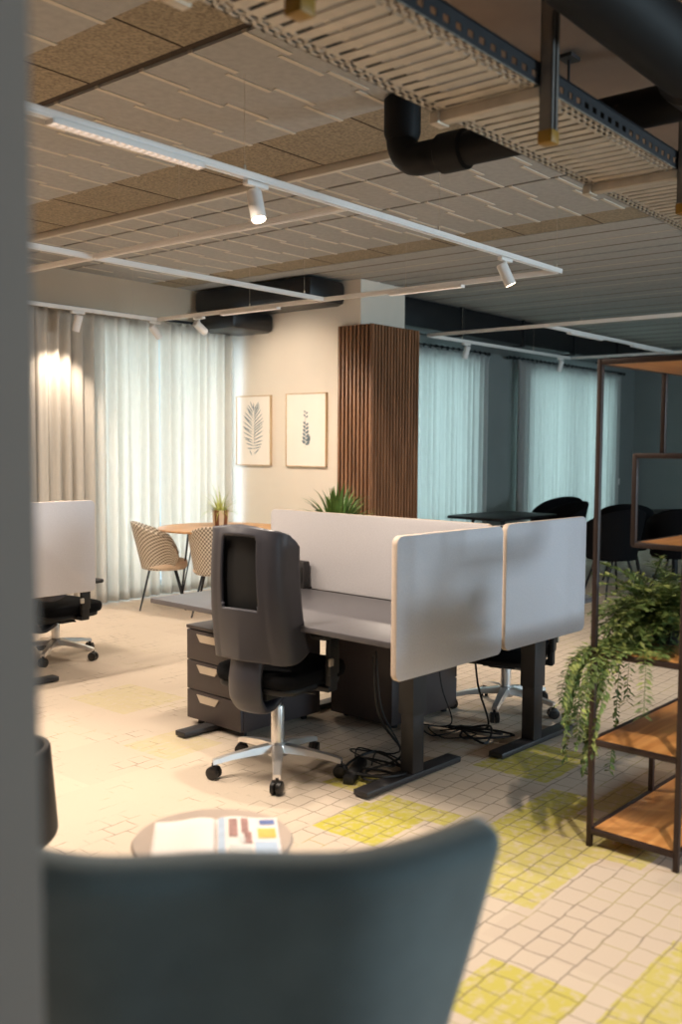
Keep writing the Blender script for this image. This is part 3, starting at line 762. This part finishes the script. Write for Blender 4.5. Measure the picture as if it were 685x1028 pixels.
# ---------------------------------------------------------------- shelf
ST = radians(-2.15); SO = (3.335, 1.536)
def sloc(u, v, z=0): return (SO[0]+u*cos(ST)-v*sin(ST), SO[1]+u*sin(ST)+v*cos(ST), z)
sh_ = thing('shelving_unit', 'open shelving unit of dark steel frames with oak boards', 'shelf', (SO[0], SO[1], 0), ST)
L_, Wd, pt = 1.36, .335, .020
b = MB()
def post(u, v, z0, z1): b.box2((u-pt/2, v-pt/2, z0), (u+pt/2, v+pt/2, z1), .002)
def railu(u0, u1, v, z): b.box2((u0, v-pt/2, z-pt/2), (u1, v+pt/2, z+pt/2), .002)
def railv(u, v0, v1, z): b.box2((u-pt/2, v0, z-pt/2), (u+pt/2, v1, z+pt/2), .002)
for v in (0, -Wd):
    post(0, v, 0, 1.82); post(L_, v, 0, 1.82); post(.54, v, .06, .40); post(.56, v, 1.465, 1.81)
    post(.31, v, 1.115, 1.475); post(.92, v, 1.115, 1.475); post(.95, v, .40, .74)
    for z in (.06, .40, .735, 1.81): railu(0, L_, v, z)
    railu(.31, .92, v, 1.118); railu(.31, .92, v, 1.468)
for u in (0, L_):
    for z in (.06, .40, .735, 1.81): railv(u, -Wd, 0, z)
for u in (.31, .92):
    for z in (1.118, 1.468): railv(u, -Wd, 0, z)
b.build('steel_frame', ['steel'], sh_)
for (u0, u1, z) in ((0, L_, .06), (0, L_, .40), (0, L_, .735), (.31, .92, 1.118), (0, L_, 1.81)):
    MB().box2((u0+pt/2+.001, -Wd+pt/2+.001, z-.008), (u1-pt/2-.001, -pt/2-.001, z+.010), .002).build('shelf_board', ['oak'], sh_)

# fern on the shelf
def leaf_quad(mb, p, d, up, L, W, mi=0):
    d = d.normalized(); s_ = d.cross(up)
    if s_.length < 1e-4: s_ = Vector((1, 0, 0))
    s_.normalize(); n_ = s_.cross(d)
    mb.add([p, p+d*L*.45+s_*W/2+n_*L*.06, p+d*L, p+d*L*.45-s_*W/2+n_*L*.06], [(0, 1, 2, 3)], mi)
rnd = random.Random(11)
fp = Vector(sloc(.34, -.14, .745))
fern = thing('trailing_fern', 'trailing green fern hanging over the side of the shelving', 'plant', fp)
MB().lathe([(.055, 0), (.075, .10), (.08, .11), (.07, .11), (.066, .09), (0, .09)], n=20).build('pot', ['pot'], fern)
fo = MB(); stm = MB()
side = Vector((-sin(ST), cos(ST), 0))
for k in range(230):
    a = rnd.uniform(0, 2*pi); el = rnd.uniform(.15, 1.2); ln = rnd.uniform(.16, .30)
    p = Vector((.04*cos(a), .04*sin(a), .10)); d = Vector((cos(a)*cos(el), sin(a)*cos(el), sin(el)))
    drop = 0
    if k < 34:      # long trailers to the free sides of the shelf
        a = rnd.choice([rnd.uniform(1.2, 2.6), rnd.uniform(2.2, 3.6)]); ln = rnd.uniform(.40, .84); el = rnd.uniform(.25, .7)
        d = Vector((cos(a)*cos(el), sin(a)*cos(el), sin(el)))
    n_ = int(ln/.014); pts = [p.copy()]
    for i in range(n_):
        f = i/n_
        d = (d+Vector((0, 0, -.125 if k < 34 else -.06))+Vector((rnd.uniform(-.06, .06), rnd.uniform(-.06, .06), rnd.uniform(-.03, .03)))).normalized()
        q = p+d*.0145
        # keep strands on top of the board while above it
        loc_u = (q.x)*cos(ST)+q.y*sin(ST)+.34; loc_v = -q.x*sin(ST)+q.y*cos(ST)-.14
        if q.z < .012 and -.02 < loc_u and -Wd-.03 < loc_v < .025: q.z = max(q.z, .012); d.z = max(d.z, -.05)
        p = q; pts.append(p.copy())
        for sgn in (-1, 1):
            sd = d.cross(Vector((0, 0, 1)));
            if sd.length < .05: sd = Vector((1, 0, 0))
            sd.normalize()
            leaf_quad(fo, p, sd*sgn*.8+d*.5+Vector((0, 0, rnd.uniform(-.3, .3))), Vector((rnd.uniform(-.3, .3), rnd.uniform(-.3, .3), 1)), rnd.uniform(.024, .046), rnd.uniform(.012, .020), 1 if rnd.random() < .35 else 0)
    stm.tube(pts[::3]+[pts[-1]], .0013, 4, caps=False)
fo.build('foliage', ['leaf', mat('fern_leaf_young', (126, 138, 72), .6, var=.35, scale=14)], fern, smooth=0)
stm.build('stems', ['leaf2'], fern)

# ---------------------------------------------------------------- foreground lounge chair, table, magazine
def lounge_chair(label, loc, rz, mt, group=None):
    t = thing('lounge_chair', label, 'armchair', loc, rz)
    # local +x is forward; the shell is a tapered, gently curved back with flared top corners
    def back(u, v):
        s_ = (u-.5)*2; a = abs(s_)
        top = .922+.016*a**2.4+.003*s_; z = .20+(top-.20)*v
        hw = .205+.212*v**.62
        x = -.16-.16*v+ .085*a**2.4 + .012*cos(6*s_)
        y = hw*s_
        return (x, y, z)
    bk = MB().grid(back, 36, 24).build('backrest', [mt], t, smooth=70, solid=.075, sub=1)
    b = MB(); b.plate(.52, .52, .14, .13, Matrix.Translation((.15, 0, .385)), .045); b.build('seat', [mt], t, smooth=60)
    b = MB(); b.plate(.44, .44, .10, .06, Matrix.Translation((.13, 0, .30)), .01); b.build('seat_base', ['black'], t)
    for (x, y) in ((.32, .2), (.32, -.2), (-.04, .16), (-.04, -.16)):
        MB().tube([(x*.8, y*.8, .29), (x+.03*(1 if x > 0 else -1), y*1.15, 0)], [.017, .010], 10).build('leg', ['black'], t)
    return t
lounge_chair('blurred teal grey armchair in the foreground seen from behind', (1.09, 1.139, 0), radians(44), 'teal')
ct = thing('coffee_table', 'small round taupe coffee table behind the foreground armchair', 'coffee table', (1.722, 1.866, 0))
MB().lathe([(0, .425), (.19, .425), (.21, .432), (.215, .442), (.21, .45), (0, .45)], n=48).build('table_top', ['taupe'], ct)
MB().lathe([(.03, .02), (.024, .06), (.022, .38), (.05, .425)], n=20).build('pedestal', ['taupe'], ct)
MB().lathe([(.17, 0), (.17, .012), (.03, .022), (0, .022)], n=32).build('base', ['taupe'], ct)
mg = thing('open_magazine', 'open magazine with a white page and a colourful page', 'magazine', (1.715, 1.845, .4505), radians(-43))
def page(s_):
    def fn(u, v):
        x = s_*u*.168; return (x, -.13+.26*v, .003+.009*math.exp(-((u-.25)/.3)**2)*(1 if u > .02 else .3))
    return fn
MB().grid(page(-1), 12, 4).build('page', ['page'], mg, smooth=60, solid=-.003)
rp = MB().grid(page(1), 12, 4).build('page', ['page'], mg, smooth=60, solid=.003)
b = MB()
def ink(u0, u1, v0, v1, mi):
    f = page(1); vs = [f(u, v) for (u, v) in ((u0, v0), (u1, v0), (u1, v1), (u0, v1))]
    b.grid(lambda a, c: tuple(Vector(f(u0+(u1-u0)*a, v0+(v1-v0)*c))+Vector((0, 0, .0045))), 4, 2, mi)
ink(.03, .14, .02, .97, 0); ink(.2, .34, .45, .92, 2); ink(.4, .52, .55, .95, 2); ink(.44, .56, .30, .6, 2); ink(.36, .46, .3, .45, 4)
ink(.70, .95, .80, .93, 1); ink(.66, .95, .45, .70, 3); ink(.6, .95, .06, .36, 0); ink(.72, .84, .02, .09, 5); ink(.2, .55, .05, .24, 4)
b.build('printed_pictures', ['pgblue', 'pgnavy', 'pgbrown', 'pgyellow', 'pggrey', 'pgred'], rp, smooth=60)

# ---------------------------------------------------------------- dining corner
DT = (6.12, 6.50)
dt = thing('dining_table', 'round oak table on black hairpin legs by the curtains', 'table', (*DT, 0))
MB().lathe([(0, .722), (.55, .722), (.575, .728), (.58, .736), (.575, .744), (0, .745)], n=64).build('table_top', ['oaktable'], dt)
for k in range(4):
    a = k*pi/2+.75; c = Vector((cos(a), sin(a), 0)); n_ = Vector((-sin(a), cos(a), 0))
    b = MB(); b.tube([c*.30+n_*.05+Vector((0, 0, .72)), c*.38+n_*.008+Vector((0, 0, .02)), c*.385+Vector((0, 0, .008)), c*.38-n_*.008+Vector((0, 0, .02)), c*.30-n_*.05+Vector((0, 0, .72))], .006, 8)
    b.tube([c*.24+Vector((0, 0, .72)), c*.385+Vector((0, 0, .008))], .006, 8); b.build('leg', ['black'], dt)
pt_ = thing('potted_grass', 'striped pot of yellow green grass on the round table', 'plant', (6.20, 6.60, .745))
MB().lathe([(.066, 0), (.07, .01), (.076, .15), (.068, .15), (.064, .12), (0, .12)], n=40, stripes=lambda k: 0 if (k//4) % 2 else 1).build('pot', ['potA', 'potB'], pt_)
b = MB()
for k in range(110):
    a = rnd.uniform(0, 2*pi); el = rnd.uniform(.4, 1.5); ln = rnd.uniform(.10, .30); w = rnd.uniform(.004, .008); p = Vector((.03*cos(a), .03*sin(a), .12)); d = Vector((cos(a)*cos(el), sin(a)*cos(el), sin(el)))
    pr = None; sd = Vector((-sin(a), cos(a), 0)); vs = []; ns = 6
    for i in range(ns+1):
        ww = w*(1-i/ns)+.0006; vs += [p+sd*ww, p-sd*ww]; d = (d+Vector((0, 0, -.20))).normalized(); p = p+d*ln/ns
    b.add(vs, [(2*i, 2*i+1, 2*i+3, 2*i+2) for i in range(ns)])
b.build('grass_blades', ['grass'], pt_)

def tub_chair(name, label, cat, loc, rz, mt, cush, hb=.84, ha=.63, r0=.26, group=None, legr=.011, waist=.36, tp=(.80, .22)):
    t = thing(name, label, cat, loc, rz, group)
    def fn(u, v):
        a = (u-.5)*2*radians(118); f = abs(u-.5)*2
        top = ha+(hb-ha)*(cos(min(1, f*1.0)*pi/2)**.9 if f < 1 else 0)
        top = waist+.06+(top-waist-.06)*(1-max(0, (f-.8)/.2)**2*.65)
        z = waist+(top-waist)*v; rr = r0*(tp[0]+tp[1]*v)
        return (-rr*cos(a)*1.02+.02-.05*v*cos(a), rr*sin(a), z)
    MB().grid(fn, 40, 14, uvs=(1.2, .5)).build('shell', [mt], t, smooth=60, solid=.022, sub=1)
    MB().lathe([(0, waist), (r0*.78, waist), (r0*.86, waist+.03), (r0*.84, waist+.075), (r0*.7, waist+.09), (0, waist+.092)], c=(.03, 0, 0), n=28).build('seat_cushion', [cush], t)
    for (x, y) in ((.17, .16), (.17, -.16), (-.15, .15), (-.15, -.15)):
        MB().tube([(x*.7, y*.7, waist+.01), (x*1.28, y*1.28, 0)], [legr, legr*.7], 8).build('leg', ['black'], t)
    return t
tub_chair('armchair', 'dark leather armchair edge showing beside the near wall', 'armchair', (1.572, 2.889, 0), radians(140), 'leather', 'leather', .52, .47, .295, None, .016, .22, (1.06, -.24))
def face(p, q): return math.atan2(q[1]-p[1], q[0]-p[0])
for p, lb in (((5.76, 6.92), 'houndstooth woven chair at the left side of the round table'), ((5.83, 6.26), 'houndstooth woven chair half hidden by the slotted office chair'), ((6.75, 6.3), 'houndstooth woven chair beyond the round table, by the cream wall')):
    tub_chair('woven_chair', lb, 'chair', (*p, 0), face(p, DT)+ (.15 if p[1] > 6.9 else 0), 'woven', 'cushion', .80, .60, .245, 'woven chairs at the round table')

# palm in planter
pp = thing('potted_palm', 'green leafy plant whose tips show above the long screen', 'plant', (6.66, 5.56, 0))
MB().lathe([(.12, 0), (.125, .02), (.155, .70), (.16, .72), (.148, .72), (.143, .68), (0, .68)], n=32).build('planter', ['pot'], pp)
MB().lathe([(.143, .685), (0, .695)], n=24).build('soil', ['soil'], pp)
b = MB()
for k in range(140):
    a = rnd.uniform(0, 2*pi); el = rnd.uniform(.75, 1.52); ln = rnd.uniform(.30, .52); w = rnd.uniform(.011, .018); p = Vector((.05*cos(a), .05*sin(a), .69)); d = Vector((cos(a)*cos(el), sin(a)*cos(el), sin(el)))
    sd = Vector((-sin(a), cos(a), 0)); vs = []; ns = 7
    for i in range(ns+1):
        f = i/ns; ww = w*sin(pi*min(.98, .12+f*.88))+.0005; vs += [p+sd*ww, p-sd*ww]; d = (d+Vector((0, 0, -.30*f-.03))).normalized(); p = p+d*ln/ns
    b.add(vs, [(2*i, 2*i+1, 2*i+3, 2*i+2) for i in range(ns)])
b.build('palm_leaves', ['leaf2'], pp)

# prints
def picture(y0, y1, z0, z1, label, kind):
    t = thing('framed_print', label, 'picture', (XP, (y0+y1)/2, (z0+z1)/2), 0, 'botanical prints on the cream wall')
    w, h = abs(y1-y0), z1-z0; fw = .009; d = .03
    b = MB()
    b.box2((-d, -w/2, -h/2), (0, -w/2+fw, h/2), .002); b.box2((-d, w/2-fw, -h/2), (0, w/2, h/2), .002); b.box2((-d, -w/2, -h/2), (0, w/2, -h/2+fw), .002); b.box2((-d, -w/2, h/2-fw), (0, w/2, h/2), .002)
    b.build('frame', ['frame'], t)
    MB().box2((-.022, -w/2+fw, -h/2+fw), (-.002, w/2-fw, h/2-fw)).build('paper', ['paper'], t, smooth=0)
    b = MB(); X = -.0235
    def lf(py, pz, ang, L, W):       # flat leaf; ang measured from +z towards -y (picture right)
        c, s_ = cos(ang), sin(ang); vs = []
        n_ = 7
        for i in range(n_+1):
            f = i/n_; ww = W*sin(pi*f)**.8; oy = -s_*L*f; oz = c*L*f
            vs += [(X, py+oy+c*ww, pz+oz+s_*ww), (X, py+oy-c*ww, pz+oz-s_*ww)]
        b.add(vs, [(2*i, 2*i+1, 2*i+3, 2*i+2) for i in range(n_)])
    if kind == 0:
        for i in range(15):
            f = i/14; py = .015*sin(f*3)-.01; pz = -.19+.40*f; L = .06+.125*sin(pi*(.15+.72*(1-f)))
            lf(py, pz, radians(78-44*f+5*sin(i)), L, .0055); lf(py, pz, -radians(80-44*f+6*cos(i*2)), L*.95, .0055)
        lf(-.01, -.25, 0.05, .48, .003); lf(-.005, .20, 0, .09, .007); lf(.02, -.26, -.5, .07, .006); lf(-.01, -.25, .9, .10, .006)
    else:
        lf(-.0, -.19, -.03, .38, .0025)
        for i in range(9):
            f = i/8; pz = -.15+.31*f
            if 5 < i < 8 and i == 6: continue
            lf(0, pz, radians(58), .062*(1-.45*f), .017*(1-.5*f)); lf(0, pz+.015, -radians(58), .058*(1-.45*f), .016*(1-.5*f))
        lf(-.03, -.13, .3, .08, .02)
    b.build('botanical_drawing', ['ink'], t, smooth=0)
picture(7.445, 6.94, 1.287, 2.016, 'framed fern leaf print on the cream wall nearer the curtains', 0)
picture(6.725, 6.185, 1.287, 2.022, 'framed sprig print on the cream wall beside the slat column', 1)

# ---------------------------------------------------------------- lounge furniture
lt = thing('lounge_table', 'dark table in the lounge below the sheer curtains', 'table', (9.35, 5.42, 0))
b = MB(); b.plate(1.15, .75, .08, .03, Matrix.Translation((0, 0, .735)) @ Matrix.Rotation(radians(-3), 4, 'Z'), .006); b.build('table_top', ['leather'], lt)
for (x, y) in ((.4, .22), (.4, -.22), (-.4, .22), (-.4, -.22)): MB().tube([(x*.8, y*.8, .72), (x*1.15, y*1.2, 0)], [.016, .011], 8).build('leg', ['black'], lt)
lt = thing('lounge_table', 'dark lounge table behind the upper shelf box', 'table', (11.0, 4.1, 0))
MB().lathe([(0, .735), (.5, .735), (.52, .75), (.5, .765), (0, .765)], n=40).build('table_top', ['leather'], lt)
MB().lathe([(.25, 0), (.25, .02), (.035, .04), (.035, .73), (.1, .736)], n=24).build('pedestal', ['black'], lt)
for p, rz, lb in (((9.75, 4.95), 2.6, 'black tub chair behind the rightmost end screen edge'), ((9.17, 4.05), 1.0, 'black tub chair seen from behind through the shelving'),
                  ((10.15, 4.35), .5, 'black tub chair beyond the shelving, behind the nearest tub chair'), ((9.75, 3.62), 0.6, 'black tub chair at the edge of the frame beyond the shelf box'),
                  ((10.5, 5.35), 3.1, 'black tub chair under the wide lounge curtain')):
    tub_chair('tub_chair', lb, 'chair', (*p, 0), rz, 'seat', 'seat', .90, .66, .30, 'black tub chairs in the lounge', .014, .38)

# ---------------------------------------------------------------- lights
def area(name, loc, target, sx, sy, W, col, spread=180):
    l = bpy.data.lights.new(name, 'AREA'); l.shape = 'RECTANGLE'; l.size = sx; l.size_y = sy; l.energy = W; l.color = col; l.spread = radians(spread)
    o = bpy.data.objects.new(name, l); COL.objects.link(o); o.location = loc
    o.rotation_euler = (Vector(target)-Vector(loc)).to_track_quat('-Z', 'Z').to_euler(); return o
area('daylight_right_window', (6.0, YR-.4, 1.75), (5.0, 2, 1.4), 1.5, 1.0, 330, DAY)
area('daylight_lounge_side', (11.7, YR-.4, 1.75), (12.2, 2, 1.2), 3.0, 1.4, 70, (.66, .88, .95))
area('daylight_side_fill', (.4, YR-.4, 1.7), (.6, 2, 1.3), 1.8, 1.2, 42, DAY)  # added fill behind the extra side window
area('daylight_left_window', (6.34, YW+.5, 1.4), (6.34, 0, 1.2), 1.7, 2.5, 165, (.60, .79, 1.0), 110)
area('daylight_lounge_window', (9.5, YL+.5, 1.4), (9.5, 0, 1.2), 1.7, 2.4, 115, (.62, .885, .925), 120)
area('daylight_lounge_window', (12.96, YL+.5, 1.4), (12.96, 0, 1.2), 2.6, 2.4, 165, (.62, .885, .925), 120)
# added warm fill lights outside the picture, without any fixtures
area('fill_light_behind', (1.2, 5.08, 2.6), (1.2, 5.08, 0), 1.2, .06, 50, WARM, 160)
area('fill_light_left', (2.6, 6.6, 2.6), (2.6, 6.6, 0), 1.2, .06, 62, WARM, 160)
l = bpy.data.lights.new('spot_beam', 'SPOT'); l.energy = 210; l.color = WARM; l.spot_size = radians(66); l.spot_blend = .7; l.shadow_soft_size = .03  # added unseen spot that brightens the floor at lower right
o = bpy.data.objects.new('spot_beam', l); COL.objects.link(o); o.location = (2.1, .35, 2.6); o.rotation_euler = (Vector((2.6, 1.0, 0))-Vector((2.1, .35, 2.6))).to_track_quat('-Z', 'Y').to_euler()
w = bpy.data.worlds.new('sky'); scn.world = w; w.use_nodes = True
bg = w.node_tree.nodes['Background']; bg.inputs[0].default_value = (.64, .84, .97, 1); bg.inputs[1].default_value = 1.0

# ---------------------------------------------------------------- camera
cam = bpy.data.cameras.new('camera'); co = bpy.data.objects.new('camera', cam); COL.objects.link(co); scn.camera = co
PIT, ROLL, YAW = radians(3.93), radians(.35), radians(-39.65)
def w2c(v):
    fx_, ly, z = v
    fwd = fx_*cos(PIT)-z*sin(PIT); up = fx_*sin(PIT)+z*cos(PIT); r0 = -ly
    return (r0*cos(ROLL)+up*sin(ROLL), -r0*sin(ROLL)+up*cos(ROLL), -fwd)
rows = [w2c((cos(YAW), sin(YAW), 0)), w2c((-sin(YAW), cos(YAW), 0)), w2c((0, 0, 1))]
co.matrix_world = Matrix.Translation((0, 0, 1.5)) @ Matrix(rows).to_4x4()
cam.sensor_fit = 'HORIZONTAL'; cam.sensor_width = 24.0; cam.lens = 24.0*969/685; cam.clip_start = .02
cam.dof.use_dof = True; cam.dof.focus_distance = 5.6; cam.dof.aperture_fstop = cam.lens/17.5; cam.dof.aperture_blades = 0
scn.view_settings.view_transform = 'Standard'; scn.view_settings.look = 'None'; scn.view_settings.gamma = 1; scn.view_settings.use_curve_mapping = False
scn.view_settings.exposure = 0.08
scn.cycles.sample_clamp_indirect = 6; scn.cycles.use_denoising = True; scn.cycles.max_bounces = 10; scn.cycles.diffuse_bounces = 6
